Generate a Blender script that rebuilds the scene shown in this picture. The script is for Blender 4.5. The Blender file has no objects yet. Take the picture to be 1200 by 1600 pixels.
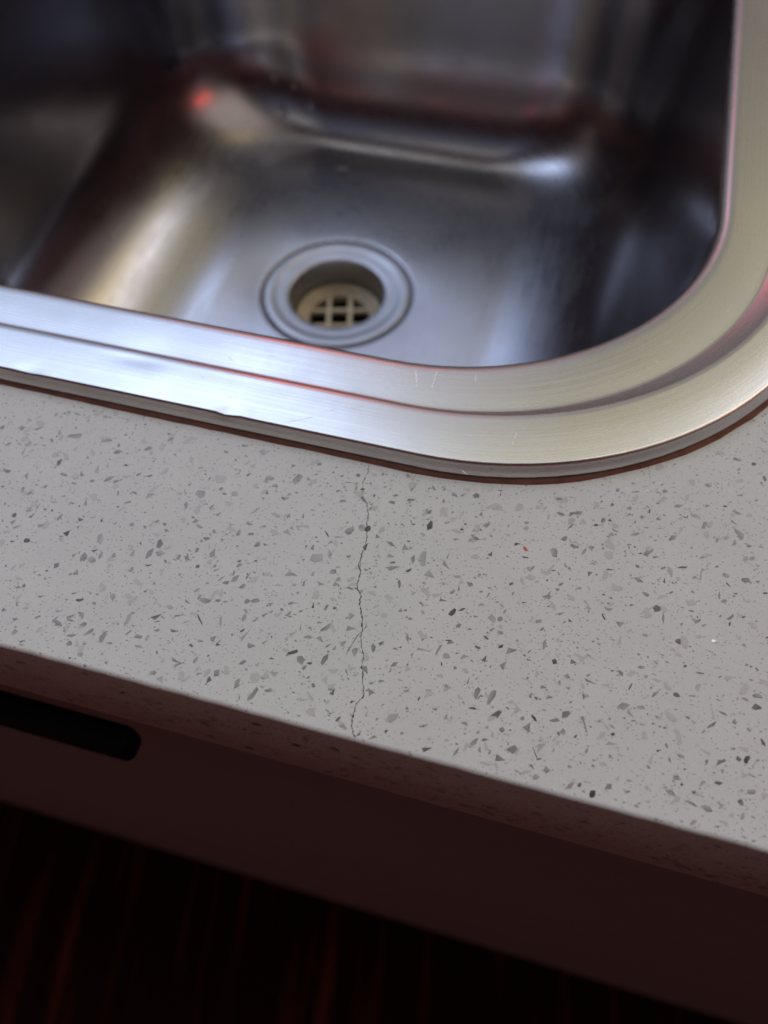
import bpy, bmesh, math, random
from mathutils import Vector, Matrix, noise

random.seed(7)
sc = bpy.context.scene
COL = sc.collection

# ------------------------------------------------------------------ camera
cam_data = bpy.data.cameras.new('camera')
cam = bpy.data.objects.new('camera', cam_data)
COL.objects.link(cam)
CR = Matrix(((0.965277, -0.214289, 0.149399), (0.26077, 0.824263, -0.502583), (-0.015446, 0.524091, 0.851522)))
cam.matrix_world = Matrix.Translation((0.14288, -0.05059, 0.20296)) @ CR.to_4x4()
cam_data.sensor_fit = 'VERTICAL'
cam_data.sensor_height = 36.0
cam_data.lens = 36.0 * 1220 / 1600
cam_data.clip_start = 0.01
cam_data.clip_end = 50
cam_data.dof.use_dof = True
cam_data.dof.focus_distance = 0.222
cam_data.dof.aperture_fstop = 8.0
sc.camera = cam

# ------------------------------------------------------------------ surroundings' light
world = bpy.data.worlds.new('World')
sc.world = world
world.use_nodes = True
wt = world.node_tree
wt.nodes.clear()
w_out = wt.nodes.new('ShaderNodeOutputWorld')
w_bg = wt.nodes.new('ShaderNodeBackground')
wt.links.new(w_bg.outputs[0], w_out.inputs[0])
w_tc = wt.nodes.new('ShaderNodeTexCoord')


def wmath(op, a, b=None, c=None):
    n = wt.nodes.new('ShaderNodeMath')
    n.operation = op
    for i, v in enumerate((a, b, c)):
        if v is None:
            continue
        if isinstance(v, (int, float)):
            n.inputs[i].default_value = v
        else:
            wt.links.new(v, n.inputs[i])
    return n.outputs[0]


w_sep = wt.nodes.new('ShaderNodeSeparateXYZ')
wt.links.new(w_tc.outputs['Generated'], w_sep.inputs[0])
DX, DY, DZ = w_sep.outputs
AZ = wmath('MULTIPLY', wmath('ARCTAN2', DX, DY), 180 / math.pi)      # 0 = straight over the sink, negative = left
AZB = wmath('MULTIPLY', wmath('ARCTAN2', DX, wmath('MULTIPLY', DY, -1)), 180 / math.pi)   # the same, measured from behind the viewer
EL = wmath('MULTIPLY', wmath('ARCSINE', DZ), 180 / math.pi)


def smooth(x, a, b):
    n = wt.nodes.new('ShaderNodeMapRange')
    n.interpolation_type = 'SMOOTHSTEP'
    n.inputs['From Min'].default_value = a
    n.inputs['From Max'].default_value = b
    wt.links.new(x, n.inputs['Value'])
    return n.outputs['Result']


def patch(az0, az1, el0, el1, s=3.0, se=None, A=None):
    A = AZ if A is None else A
    se = s if se is None else se
    m = wmath('MULTIPLY', smooth(A, az0 - s, az0 + s), smooth(A, az1 + s, az1 - s))
    m2 = wmath('MULTIPLY', smooth(EL, el0 - se, el0 + se), smooth(EL, el1 + se, el1 - se))
    return wmath('MULTIPLY', m, m2)


w_cur = None


def layer(mask, col):
    """mix colour over what is there"""
    global w_cur
    if w_cur is None:
        n = wt.nodes.new('ShaderNodeRGB')
        n.outputs[0].default_value = (*col, 1)
        w_cur = n.outputs[0]
        return
    n = wt.nodes.new('ShaderNodeMix')
    n.data_type = 'RGBA'
    wt.links.new(mask, n.inputs[0])
    wt.links.new(w_cur, n.inputs[6])
    n.inputs[7].default_value = (*col, 1)
    w_cur = n.outputs[2]


#WORLD0
layer(None, (0.018, 0.0055, 0.0055))                                   # dark room behind the viewer and below
layer(patch(-100, 100, -25, 200, 12, 4), (0.15, 0.125, 0.12))           # dark brown splashback low down
layer(patch(-85, 45, 35, 80, 8, 3), (0.36, 0.345, 0.325))           # pale wall over the sink
layer(patch(-8, 50, 32, 60, 4, 1.5), (0.36, 0.34, 0.33))                 # wall lit lower on the right
layer(patch(-15, 24, 32, 62, 4, 4), (0.42, 0.375, 0.215))               # warm part of the wall
layer(patch(-22, -4, 34, 46, 3, 2), (0.42, 0.42, 0.54))
layer(patch(-4, 8, 34, 46, 2, 2), (0.06, 0.06, 0.09))                  # dark patch, added to darken the right of the bowl floor
layer(patch(-24, -14, 29.5, 33, 1.5, 1), (5.0, 0.46, 0.30))              # red things low on the wall
layer(patch(62, 92, 28, 32.5, 2, 1), (2.4, 0.24, 0.16))
layer(patch(25, 33, 12, 37, 2, 2), (1.1, 1.1, 1.2))
layer(patch(55, 115, 34, 72, 8, 8), (0.50, 0.42, 0.37))               # warm, dimmer room to the right
layer(patch(24, 35, 38, 66, 2, 3), (2.3, 2.3, 2.5))                   # lamp-lit strips at the far right
layer(patch(36, 52, 38, 66, 3, 4), (1.8, 1.4, 0.62))
layer(patch(-66, 20, 60, 74, 8, 3), (0.9, 0.87, 0.84))             # bright overhead patch, added to light the counter
layer(patch(-90, -20, 42, 62, 4, 2.5), (1.42, 1.74, 2.46))              # daylit window, cool
layer(patch(-60, -28, 19, 35, 4, 2), (0.28, 0.32, 0.46))
layer(patch(-66, -21, 35, 42, 4, 1.5), (0.56, 0.70, 1.10))             # its lower pane
layer(patch(-52, -49.5, 35, 60, 1.5, 3), (1.2, 1.3, 1.7))              # window mullion
layer(patch(-50, 50, 46, 70, 15, 9, AZB), (0.085, 0.09, 0.13))          # bluish light behind the viewer
layer(patch(-90, 90, 4, 19, 12, 4, AZB), (0.13, 0.036, 0.030))          # red-brown band added behind the viewer to lift the rim lip
#WORLD1
wt.links.new(w_cur, w_bg.inputs['Color'])
w_bg.inputs['Strength'].default_value = 1.0
world.cycles.sampling_method = 'MANUAL'
world.cycles.sample_map_resolution = 1024


def area(name, az, el, dist, sx, sy, radiance, color, target=(0.05, 0.3, 0)):
    l = bpy.data.lights.new(name, 'AREA')
    l.shape = 'RECTANGLE'
    l.size, l.size_y = sx, sy
    l.energy = radiance * math.pi * sx * sy
    l.color = color
    o = bpy.data.objects.new(name, l)
    COL.objects.link(o)
    a, e = math.radians(az), math.radians(el)
    d = Vector((math.sin(a) * math.cos(e), math.cos(a) * math.cos(e), math.sin(e)))
    o.location = Vector(target) + d * dist
    o.rotation_euler = d.to_track_quat('Z', 'Y').to_euler()
    return o


area('cabinet_fill', 205, -20, 0.8, 0.25, 0.15, 0.5, (1.0, 0.40, 0.32), (-0.1, 0.0, -0.12))  # unseen warm fill, added to light the cabinet front
area('bowl_line_fill', 180, 66, 1.6, 0.7, 0.14, 0.8, (1.0, 0.93, 0.82), (0.03, 0.5, -0.15))  # unseen strip light, added to draw a bright line on the bowl's back

vs = sc.view_settings
vs.view_transform = 'Standard'
vs.look = 'None'
vs.exposure = 0.31
vs.gamma = 1.0
vs.use_curve_mapping = False
sc.cycles.use_denoising = True
sc.cycles.max_bounces = 10
sc.cycles.glossy_bounces = 8
sc.cycles.caustics_reflective = True


# ------------------------------------------------------------------ materials
class NT:
    def __init__(self, name):
        self.m = bpy.data.materials.new(name)
        self.m.use_nodes = True
        self.t = self.m.node_tree
        self.b = self.t.nodes['Principled BSDF']

    def n(self, kind, **kw):
        x = self.t.nodes.new(kind)
        for k, v in kw.items():
            setattr(x, k, v)
        return x

    def link(self, a, b):
        self.t.links.new(a, b)

    def set(self, **kw):
        for k, v in kw.items():
            self.b.inputs[k.replace('_', ' ')].default_value = v

    def coord(self, scale=(1, 1, 1), kind='Object'):
        tc = self.n('ShaderNodeTexCoord')
        mp = self.n('ShaderNodeMapping')
        mp.inputs['Scale'].default_value = scale
        self.link(tc.outputs[kind], mp.inputs['Vector'])
        return mp.outputs[0]

    def noise(self, vec, scale, detail=4, rough=0.6):
        x = self.n('ShaderNodeTexNoise')
        x.inputs['Scale'].default_value = scale
        x.inputs['Detail'].default_value = detail
        x.inputs['Roughness'].default_value = rough
        self.link(vec, x.inputs['Vector'])
        return x.outputs['Fac']

    def remap(self, v, a, b, c, d):
        x = self.n('ShaderNodeMapRange')
        for k, val in zip(('From Min', 'From Max', 'To Min', 'To Max'), (a, b, c, d)):
            x.inputs[k].default_value = val
        self.link(v, x.inputs['Value'])
        return x.outputs['Result']

    def mix(self, f, a, b, mode='MIX'):
        x = self.n('ShaderNodeMix', data_type='RGBA', blend_type=mode)
        for i, v in ((0, f), (6, a), (7, b)):
            if isinstance(v, (int, float)):
                x.inputs[i].default_value = v
            elif isinstance(v, tuple):
                x.inputs[i].default_value = (*v, 1)
            else:
                self.link(v, x.inputs[i])
        return x.outputs[2]

    def bump(self, h, strength, dist, prev=None):
        x = self.n('ShaderNodeBump')
        x.inputs['Strength'].default_value = strength
        x.inputs['Distance'].default_value = dist
        self.link(h, x.inputs['Height'])
        if prev is not None:
            self.link(prev, x.inputs['Normal'])
        return x.outputs[0]


def steel_material(name, tint, r0, r1, brush=0.05, aniso=0.0, uvscale=(6, 1400, 1)):
    a = NT(name)
    a.set(Metallic=1.0)
    uv = a.n('ShaderNodeUVMap', uv_map='UVMap')
    mp = a.n('ShaderNodeMapping')
    mp.inputs['Scale'].default_value = uvscale
    a.link(uv.outputs[0], mp.inputs['Vector'])
    br = a.noise(mp.outputs[0], 1.0, 6, 0.75)
    ob = a.coord()
    smudge = a.noise(ob, 28, 5, 0.6)
    fine = a.noise(ob, 900, 3, 0.6)
    r = a.n('ShaderNodeMath', operation='ADD')
    a.link(a.remap(smudge, 0.3, 0.7, r0, r1), r.inputs[0])
    a.link(a.remap(br, 0.3, 0.7, -0.05, 0.05), r.inputs[1])
    a.link(r.outputs[0], a.b.inputs['Roughness'])
    c1 = a.mix(a.remap(smudge, 0.35, 0.7, 0, 1), tint, tuple(t * 0.88 for t in tint))
    c2 = a.mix(a.remap(br, 0.35, 0.65, 0, 0.22), c1, tuple(t * 0.72 for t in tint))
    a.link(c2, a.b.inputs['Base Color'])
    n = a.bump(br, brush, 0.0004)
    n = a.bump(fine, brush * 0.5, 0.0003, n)
    a.link(n, a.b.inputs['Normal'])
    if aniso:
        a.set(Anisotropic=aniso)
        tg = a.n('ShaderNodeTangent', direction_type='UV_MAP', uv_map='UVMap')
        a.link(tg.outputs[0], a.b.inputs['Tangent'])
    return a.m


def bowl_finish(m):
    t = m.node_tree
    b_ = t.nodes['Principled BSDF']
    src = b_.inputs['Roughness'].links[0].from_socket
    tc = t.nodes.new('ShaderNodeTexCoord')
    sp = t.nodes.new('ShaderNodeSeparateXYZ')
    t.links.new(tc.outputs['Object'], sp.inputs[0])
    mr = t.nodes.new('ShaderNodeMapRange')
    mr.interpolation_type = 'SMOOTHSTEP'
    for k, v in zip(('From Min', 'From Max', 'To Min', 'To Max'), (-0.165, -0.125, 0.08, 0.0)):
        mr.inputs[k].default_value = v
    t.links.new(sp.outputs[2], mr.inputs['Value'])
    ad = t.nodes.new('ShaderNodeMath')
    t.links.new(src, ad.inputs[0])
    t.links.new(mr.outputs[0], ad.inputs[1])
    t.links.new(ad.outputs[0], b_.inputs['Roughness'])


M_RIM = steel_material('brushed_steel_rim', (0.67, 0.665, 0.65), 0.24, 0.31, 0.05, 0.3)
M_BOWL = steel_material('satin_steel_bowl', (0.45, 0.44, 0.46), 0.18, 0.24, 0.03, 0.0, (30, 500, 1))
bowl_finish(M_BOWL)
M_WASTE = steel_material('satin_steel_waste', (0.46, 0.46, 0.49), 0.36, 0.44, 0.03, 0.0, (60, 400, 1))


def quartz_material():
    a = NT('speckled_quartz')
    ob = a.coord()
    cloud = a.noise(ob, 45, 4, 0.6)
    base = a.mix(a.remap(cloud, 0.3, 0.7, 0, 1), (0.72, 0.738, 0.675), (0.78, 0.798, 0.73))
    grain = a.noise(ob, 1600, 3, 0.7)
    base = a.mix(a.remap(grain, 0.35, 0.7, 0, 0.30), base, (0.52, 0.515, 0.48))
    # fine pepper at three sizes
    for scale, thr, keep, col in ((520, 0.27, 0.68, (0.27, 0.262, 0.248)), (1050, 0.34, 0.55, (0.34, 0.33, 0.31)),
                                  (260, 0.22, 0.80, (0.33, 0.32, 0.305))):
        mp = a.n('ShaderNodeMapping')
        mp.inputs['Rotation'].default_value = (0, 0, scale * 0.37)
        mp.inputs['Scale'].default_value = (1.0, 1.45, 1.0)
        a.link(ob, mp.inputs['Vector'])
        warp = a.n('ShaderNodeTexNoise')
        warp.inputs['Scale'].default_value = scale * 1.3
        a.link(mp.outputs[0], warp.inputs['Vector'])
        vadd = a.n('ShaderNodeVectorMath', operation='MULTIPLY_ADD')
        vadd.inputs[1].default_value = (0.9 / scale,) * 3
        a.link(warp.outputs['Color'], vadd.inputs[0])
        a.link(mp.outputs[0], vadd.inputs[2])
        v = a.n('ShaderNodeTexVoronoi')
        v.inputs['Scale'].default_value = scale
        a.link(vadd.outputs[0], v.inputs['Vector'])
        near = a.remap(v.outputs['Distance'], thr, thr * 0.55, 0, 1)
        sp = a.n('ShaderNodeSeparateColor')
        a.link(v.outputs['Color'], sp.inputs[0])
        pick = a.remap(sp.outputs[0], keep, keep + 0.12, 0, 1)
        f = a.n('ShaderNodeMath', operation='MULTIPLY')
        a.link(near, f.inputs[0])
        a.link(pick, f.inputs[1])
        g = a.n('ShaderNodeMath', operation='MULTIPLY')
        a.link(f.outputs[0], g.inputs[0])
        a.link(a.remap(sp.outputs[1], 0, 0.7, 0.25, 1), g.inputs[1])
        base = a.mix(g.outputs[0], base, col)
    a.link(base, a.b.inputs['Base Color'])
    a.set(Roughness=0.42)
    a.b.inputs['Specular IOR Level'].default_value = 0.32
    a.link(a.bump(grain, 0.06, 0.0003), a.b.inputs['Normal'])
    return a.m


def chip_material(name, rough, metal=0.0):
    a = NT(name)
    at = a.n('ShaderNodeAttribute', attribute_name='chip')
    ob = a.coord()
    g = a.noise(ob, 1300, 3, 0.6)
    c = a.mix(a.remap(g, 0.35, 0.7, 0, 0.25), at.outputs['Color'], (0.36, 0.35, 0.34))
    a.link(c, a.b.inputs['Base Color'])
    a.set(Roughness=rough, Metallic=metal)
    a.b.inputs['Specular IOR Level'].default_value = 0.35
    return a.m


M_QUARTZ = quartz_material()
M_CHIP = chip_material('glass_chip', 0.30)
M_GLINT = chip_material('mirror_chip', 0.30, 0.6)


def plain(name, col, rough=0.5, metal=0.0, spec=0.5, var=0.25, scale=60):
    a = NT(name)
    ob = a.coord()
    n = a.noise(ob, scale, 5, 0.6)
    a.link(a.mix(a.remap(n, 0.3, 0.7, 0, 1), col, tuple(c * (1 - var) for c in col)), a.b.inputs['Base Color'])
    a.link(a.remap(n, 0.3, 0.7, rough * 0.85, min(1, rough * 1.15)), a.b.inputs['Roughness'])
    a.set(Metallic=metal)
    a.b.inputs['Specular IOR Level'].default_value = spec
    a.link(a.bump(n, 0.1, 0.0005), a.b.inputs['Normal'])
    return a.m


M_CRACK = plain('crack_dirt', (0.075, 0.06, 0.052), 0.9, var=0.5, scale=900)
M_CONTACT_SHADE = plain('red_brown_contact_shade', (0.25, 0.105, 0.068), 0.55, var=0.45, scale=160)  # colour stands in for the shade under the rim
M_BLACK = plain('black_handle', (0.0035, 0.0035, 0.0045), 0.6, spec=0.15)
M_DOOR = plain('laminate_front', (0.33, 0.29, 0.27), 0.5, spec=0.3, var=0.12, scale=9)
M_PLINTH = plain('plinth_board', (0.05, 0.03, 0.025), 0.6, spec=0.2)
M_PLASTIC = plain('cream_plastic', (0.66, 0.55, 0.36), 0.45, var=0.2, scale=90)
M_DARK = plain('black_pipe', (0.02, 0.016, 0.013), 0.6)
M_LIME = plain('limescale', (0.62, 0.60, 0.58), 0.6, var=0.2, scale=700)
M_SCR_GLINT = plain('bright_scratch_glint', (0.97, 0.96, 0.93), 0.5, metal=1.0, var=0.1, scale=700)


def water_material():
    a = NT('water')
    a.set(Base_Color=(1, 1, 1, 1), Roughness=0.02, IOR=1.33)
    a.b.inputs['Transmission Weight'].default_value = 1.0
    return a.m


M_WATER = water_material()


def wood_floor_material():
    a = NT('dark_red_floorboards')
    tc = a.n('ShaderNodeTexCoord')
    mp = a.n('ShaderNodeMapping')
    mp.inputs['Rotation'].default_value = (0, 0, math.radians(-10))
    a.link(tc.outputs['Object'], mp.inputs['Vector'])
    sep = a.n('ShaderNodeSeparateXYZ')
    a.link(mp.outputs[0], sep.inputs[0])
    m2 = a.n('ShaderNodeMapping')
    m2.inputs['Scale'].default_value = (34, 2.2, 1)
    a.link(mp.outputs[0], m2.inputs['Vector'])
    g = a.noise(m2.outputs[0], 1.0, 5, 0.6)
    streak = a.remap(g, 0.52, 0.72, 0, 1)
    c = a.mix(streak, (0.016, 0.0035, 0.002), (0.10, 0.016, 0.007))
    bx = a.n('ShaderNodeMath', operation='PINGPONG')
    bx.inputs[1].default_value = 0.05
    a.link(sep.outputs[0], bx.inputs[0])
    seam = a.remap(bx.outputs[0], 0.0, 0.0016, 1, 0)
    c = a.mix(seam, c, (0.004, 0.002, 0.002))
    a.link(c, a.b.inputs['Base Color'])
    a.set(Roughness=0.75)
    a.b.inputs['Specular IOR Level'].default_value = 0.05
    return a.m


M_FLOOR = wood_floor_material()


# ------------------------------------------------------------------ helpers
def link_mesh(name, bm, mats, parent=None, smooth=False, loc=None):
    me = bpy.data.meshes.new(name)
    bm.to_mesh(me)
    bm.free()
    for m in (mats if isinstance(mats, (list, tuple)) else [mats]):
        me.materials.append(m)
    if smooth:
        for p in me.polygons:
            p.use_smooth = True
    o = bpy.data.objects.new(name, me)
    COL.objects.link(o)
    if parent is not None:
        o.parent = parent
    if loc is not None:
        o.location = loc
    return o


def empty(name, loc, label, cat, group=None):
    o = bpy.data.objects.new(name, None)
    o.empty_display_size = 0.05
    o.location = loc
    COL.objects.link(o)
    o['label'] = label
    o['category'] = cat
    if group:
        o['group'] = group
    return o


def box_bm(bm, lo, hi, bev=0.0, seg=3):
    r = bmesh.ops.create_cube(bm, size=1.0)
    vs_ = r['verts']
    for v in vs_:
        v.co = Vector([(lo[i] + hi[i]) / 2 + v.co[i] * (hi[i] - lo[i]) for i in range(3)])
    if bev:
        es = list({e for v in vs_ for e in v.link_edges})
        bmesh.ops.bevel(bm, geom=es, offset=bev, segments=seg, affect='EDGES', profile=0.5)


def lathe_bm(bm, prof, n=96, center=(0, 0), uv=None):
    rings = []
    for r, z in prof:
        rings.append([bm.verts.new((center[0] + r * math.cos(2 * math.pi * i / n), center[1] + r * math.sin(2 * math.pi * i / n), z)) for i in range(n)])
    d = 0.0
    for k in range(len(rings) - 1):
        dd = math.dist(prof[k], prof[k + 1])
        for i in range(n):
            j = (i + 1) % n
            f = bm.faces.new((rings[k][i], rings[k][j], rings[k + 1][j], rings[k + 1][i]))
            if uv:
                for lp, (u, v) in zip(f.loops, ((i, d), (i + 1, d), (i + 1, d + dd), (i, d + dd))):
                    lp[uv].uv = (u / n * 0.3, v)
        d += dd


# ------------------------------------------------------------------ floor
bm = bmesh.new()
bmesh.ops.create_grid(bm, x_segments=4, y_segments=4, size=3.0)
floor = link_mesh('floor', bm, M_FLOOR, loc=(0, 0, -0.90))
floor['kind'] = 'structure'

# ------------------------------------------------------------------ base cabinet
cab = empty('base_cabinet', (0.1, 0.3, -0.90), 'shadowed laminate kitchen cabinet under the speckled countertop, with a black bar handle', 'cabinet')


def cab_part(name, lo, hi, mat, bev=0.0015, parent=cab):
    b = bmesh.new()
    lo = Vector(lo) - cab.location
    hi = Vector(hi) - cab.location
    box_bm(b, lo, hi, bev)
    return link_mesh(name, b, mat, parent)


cab_part('carcass', (-1.30, 0.0375, -0.80), (1.50, 0.598, -0.30), M_DOOR)
cab_part('plinth', (-1.30, 0.075, -0.899), (1.50, 0.095, -0.802), M_PLINTH)
door = cab_part('door', (-1.30, 0.018, -0.81), (1.50, 0.036, -0.054), M_DOOR, 0.002)
# handle: round-ended bar on two posts
HX1, HZ, HY = 0.0250, -0.098, 0.0012
b = bmesh.new()
box_bm(b, Vector((-0.35, HY - 0.0056, HZ - 0.008)) - cab.location, Vector((HX1, HY + 0.0056, HZ + 0.008)) - cab.location, 0.0035, 5)
handle = link_mesh('handle', b, M_BLACK, door, True)
for x in (-0.29, -0.13):
    b = bmesh.new()
    box_bm(b, Vector((x - 0.005, HY + 0.0058, HZ - 0.005)) - cab.location, Vector((x + 0.005, 0.0178, HZ + 0.005)) - cab.location, 0.0012, 3)
    link_mesh('handle_post', b, M_BLACK, handle)

# ------------------------------------------------------------------ rounded-rectangle loops of the sink
SC = Vector((0.011, 0.328))
HALFX = 0.189          # middle of the bowl opening
HALF = 0.200
RC = 0.106
NC, NS = 28, 70
FOOT = 0.048
FOOT0 = 0.0100


def rc_of(o):
    return RC + (0.53 * o if o > 0 else 1.3 * o)


def loop_pts(o):
    """counter-clockwise rounded rectangle, offset o outside the bowl opening; same point count for every o"""
    if o > 0:
        hx = HALFX + o
    elif o > -FOOT0:
        hx = HALFX + 1.3 * o
    else:
        hx = HALFX - 1.3 * FOOT0 + 1.95 * (o + FOOT0)
    hy = HALF + o
    r = max(0.036, rc_of(o))
    # the step between the two bands widens round the corners and along the sides
    ex = 0.0
    if 0.0199 < o < 0.0388:
        ex = 0.0052 * min(1.0, (o - 0.0199) / 0.0014) * min(1.0, (0.0388 - o) / 0.0175)
    pts = []
    for k, (sx, sy) in enumerate(((1, -1), (1, 1), (-1, 1), (-1, -1))):
        cx, cy = SC.x + sx * (hx - r), SC.y + sy * (hy - r)
        a0 = -math.pi / 2 + k * math.pi / 2
        arc = []
        for i in range(NC + 1):
            a = a0 + math.pi / 2 * i / NC
            w = abs(math.cos(a)) ** 2
            arc.append((cx + (r + ex * w) * math.cos(a), cy + (r + ex * w) * math.sin(a)))
        pts += arc
        k2 = (k + 1) % 4
        sx2, sy2 = ((1, -1), (1, 1), (-1, 1), (-1, -1))[k2]
        a1 = -math.pi / 2 + k2 * math.pi / 2
        w = abs(math.cos(a1)) ** 2
        nx, ny = SC.x + sx2 * (hx - r) + (r + ex * w) * math.cos(a1), SC.y + sy2 * (hy - r) + (r + ex * w) * math.sin(a1)
        lx, ly = arc[-1]
        for i in range(1, NS):
            t = i / NS
            pts.append((lx + (nx - lx) * t, ly + (ny - ly) * t))
    return pts


sink = empty('kitchen_sink', (0, 0.328, 0.0), 'square stainless steel drop-in sink bowl with a wide stepped rim, round waste in its floor', 'sink')


def dent(x, y):
    """small knocks and waviness of the pressed rim"""
    z = 0.00006 * noise.noise(Vector((x * 14, y * 14, 3.0))) + 0.000012 * noise.noise(Vector((x * 45, y * 45, 9.0)))
    for dx, dy, rx, ry, h in ((0.0496, 0.0893, 0.0022, 0.0016, -0.0009), (0.0535, 0.0900, 0.0022, 0.0016, 0.0003),
                              (0.012, 0.1035, 0.010, 0.0035, -0.00028), (-0.022, 0.0895, 0.003, 0.0015, -0.0004),
                              (0.133, 0.1138, 0.0015, 0.001, -0.0005), (0.144, 0.1165, 0.0017, 0.001, -0.0005), (0.186, 0.146, 0.002, 0.001, -0.0003)):
        q = ((x - dx) / rx) ** 2 + ((y - dy) / ry) ** 2
        if q < 12:
            z += h * math.exp(-q)
    return z


def loft(sections, name, mat, parent, uvs=True, wob=False, sm=True):
    b = bmesh.new()
    uv = b.loops.layers.uv.new('UVMap')
    rings = []
    for pts, z in sections:
        ring = []
        for (x, y) in pts:
            zz = z + (dent(x, y) if wob else 0)
            ring.append(b.verts.new((x - sink.location.x, y - sink.location.y, zz)))
        rings.append(ring)
    n = len(rings[0])
    # arc length along the loop and across
    base = sections[0][0]
    s = [0.0]
    for i in range(n):
        s.append(s[-1] + math.dist(base[i], base[(i + 1) % n]))
    t = 0.0
    for k in range(len(rings) - 1):
        p0, p1 = sections[k], sections[k + 1]
        i0 = n - NS // 2
        dt = math.dist((*p0[0][i0], p0[1]), (*p1[0][i0], p1[1]))
        for i in range(n):
            j = (i + 1) % n
            f = b.faces.new((rings[k][i], rings[k][j], rings[k + 1][j], rings[k + 1][i]))
            for lp, (u, v) in zip(f.loops, ((s[i], t), (s[i + 1], t), (s[i + 1], t + dt), (s[i], t + dt))):
                lp[uv].uv = (u, v)
        t += dt
    return link_mesh(name, b, mat, parent, sm)


# rim: rolled outer lip, flat outer band, step down, inner band, rolled bowl edge
rim_prof = [(0.0392, 0.0002), (0.0404, 0.0004), (0.0411, 0.0011), (0.0411, 0.0019), (0.0408, 0.0028), (0.0404, 0.0037), (0.0400, 0.0046), (0.0397, 0.0053), (0.0395, 0.0058), (0.0392, 0.00608), (0.0390, 0.00615), (0.0388, 0.00616)]
rim_prof += [(0.0388 - 0.0168 * i / 10, 0.00615 + 0.00012 * math.sin(math.pi * i / 10)) for i in range(1, 11)]
rim_prof += [(0.0216, 0.0060), (0.0213, 0.0057), (0.0199, 0.0042), (0.0195, 0.00392), (0.0190, 0.0038), (0.0184, 0.00378)]
rim_prof += [(0.0184 - 0.0150 * i / 9, 0.00378 - 0.0002 * i / 9 + 0.00006 * math.sin(math.pi * i / 9)) for i in range(1, 10)]
rim_prof += [(0.0020, 0.0034), (0.0010, 0.0030), (0.0002, 0.0023), (-0.0004, 0.0013), (-0.0008, 0.0)]
secs = [(loop_pts(o), z) for o, z in rim_prof]
rim = loft(secs, 'rim', M_RIM, sink, wob=True)

# bowl: tapered walls, rounded foot, floor falling to the waste
DEPTH = -0.168
bowl_prof = [(-0.0008, 0.0), (-0.0011, -0.002), (-0.0016, -0.006), (-0.0033, -0.022), (-0.0050, -0.042), (-0.0066, -0.062)]
FH = 0.088                                     # the foot curve starts high on the wall and tightens towards the floor
z0 = DEPTH + FH * (1 - math.sin(math.radians(8)))
x0 = -0.0066 - 0.0016
for i in range(0, 19):
    a = math.radians(8 + 80.5 * i / 18)
    bowl_prof.append((x0 - FOOT * (math.cos(math.radians(8)) - math.cos(a)), z0 - FH * (math.sin(a) - math.sin(math.radians(8)))))
secs = []
for o, z in bowl_prof:
    secs.append((loop_pts(o), z))
# floor rings morph from rounded square to the waste's circle
last, lz = secs[-1]
n = len(last)
RW = 0.0550
for i in range(1, 13):
    t = i / 12
    ring = []
    for (x, y) in last:
        dx, dy = x, y - SC.y
        L = math.hypot(dx, dy)
        tx, ty = 0.0 + dx / L * RW, SC.y + 0.005 + dy / L * RW
        ring.append((x + (tx - x) * t, y + (ty - y) * t))
    zz = lz - 0.0035 * t
    secs.append((ring, zz))
circ, cz = secs[-1]
for rr, dz in ((0.0535, -0.0001), (0.0524, -0.0002), (0.0519, -0.0006), (0.0517, -0.0015), (0.0517, -0.0040)):
    secs.append(([(x / RW * rr, SC.y + 0.005 + (y - SC.y - 0.005) / RW * rr) for x, y in circ], cz + dz))
bowl = loft(secs, 'bowl', M_BOWL, sink, wob=False)
ZF = cz
WC = (0.0 - sink.location.x, SC.y + 0.005 - sink.location.y)

# waste flange and strainer
b = bmesh.new()
uv = b.loops.layers.uv.new('UVMap')
lathe_bm(b, [(0.0516, ZF - 0.0038), (0.0504, ZF - 0.0038), (0.0501, ZF - 0.0020), (0.0499, ZF - 0.0008), (0.0496, ZF - 0.0002), (0.0491, ZF), (0.0485, ZF + 0.00002), (0.0470, ZF + 0.00002),
             (0.0430, ZF - 0.0001), (0.0425, ZF - 0.0003), (0.0420, ZF - 0.00055), (0.0415, ZF - 0.0006), (0.0370, ZF - 0.0008), (0.0340, ZF - 0.0010), (0.0330, ZF - 0.0013), (0.0322, ZF - 0.0022), (0.0317, ZF - 0.004), (0.0314, ZF - 0.008),
             (0.0311, ZF - 0.020), (0.0301, ZF - 0.0285)], 128, WC, uv)
flange = link_mesh('waste_flange', b, M_WASTE, sink, True)
b = bmesh.new()
uv = b.loops.layers.uv.new('UVMap')
lathe_bm(b, [(0.0304, ZF - 0.0215), (0.0296, ZF - 0.0196), (0.0275, ZF - 0.0200), (0.0232, ZF - 0.0232), (0.0215, ZF - 0.0238), (0.0213, ZF - 0.0290)], 96, WC, uv)
gz = ZF - 0.0240
for off in (-0.0075, 0.0075):
    h = math.sqrt(max(1e-6, 0.0218 ** 2 - off ** 2))
    for horiz in (0, 1):
        w = 0.0016
        z1 = gz + (0.0 if horiz else 0.0005)
        if horiz:
            lo, hi = (WC[0] - h, WC[1] + off - w, z1 - 0.0035), (WC[0] + h, WC[1] + off + w, z1)
        else:
            lo, hi = (WC[0] + off - w, WC[1] - h, z1 - 0.0031), (WC[0] + off + w, WC[1] + h, z1)
        box_bm(b, lo, hi, 0.0005, 2)
ca, sa = math.cos(math.radians(15)), math.sin(math.radians(15))
for v in b.verts:
    dx, dy = v.co.x - WC[0], v.co.y - WC[1]
    v.co.x, v.co.y = WC[0] + dx * ca - dy * sa, WC[1] + dx * sa + dy * ca
grid = link_mesh('strainer_grid', b, M_PLASTIC, flange, False)
b = bmesh.new()
uv = b.loops.layers.uv.new('UVMap')
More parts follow.
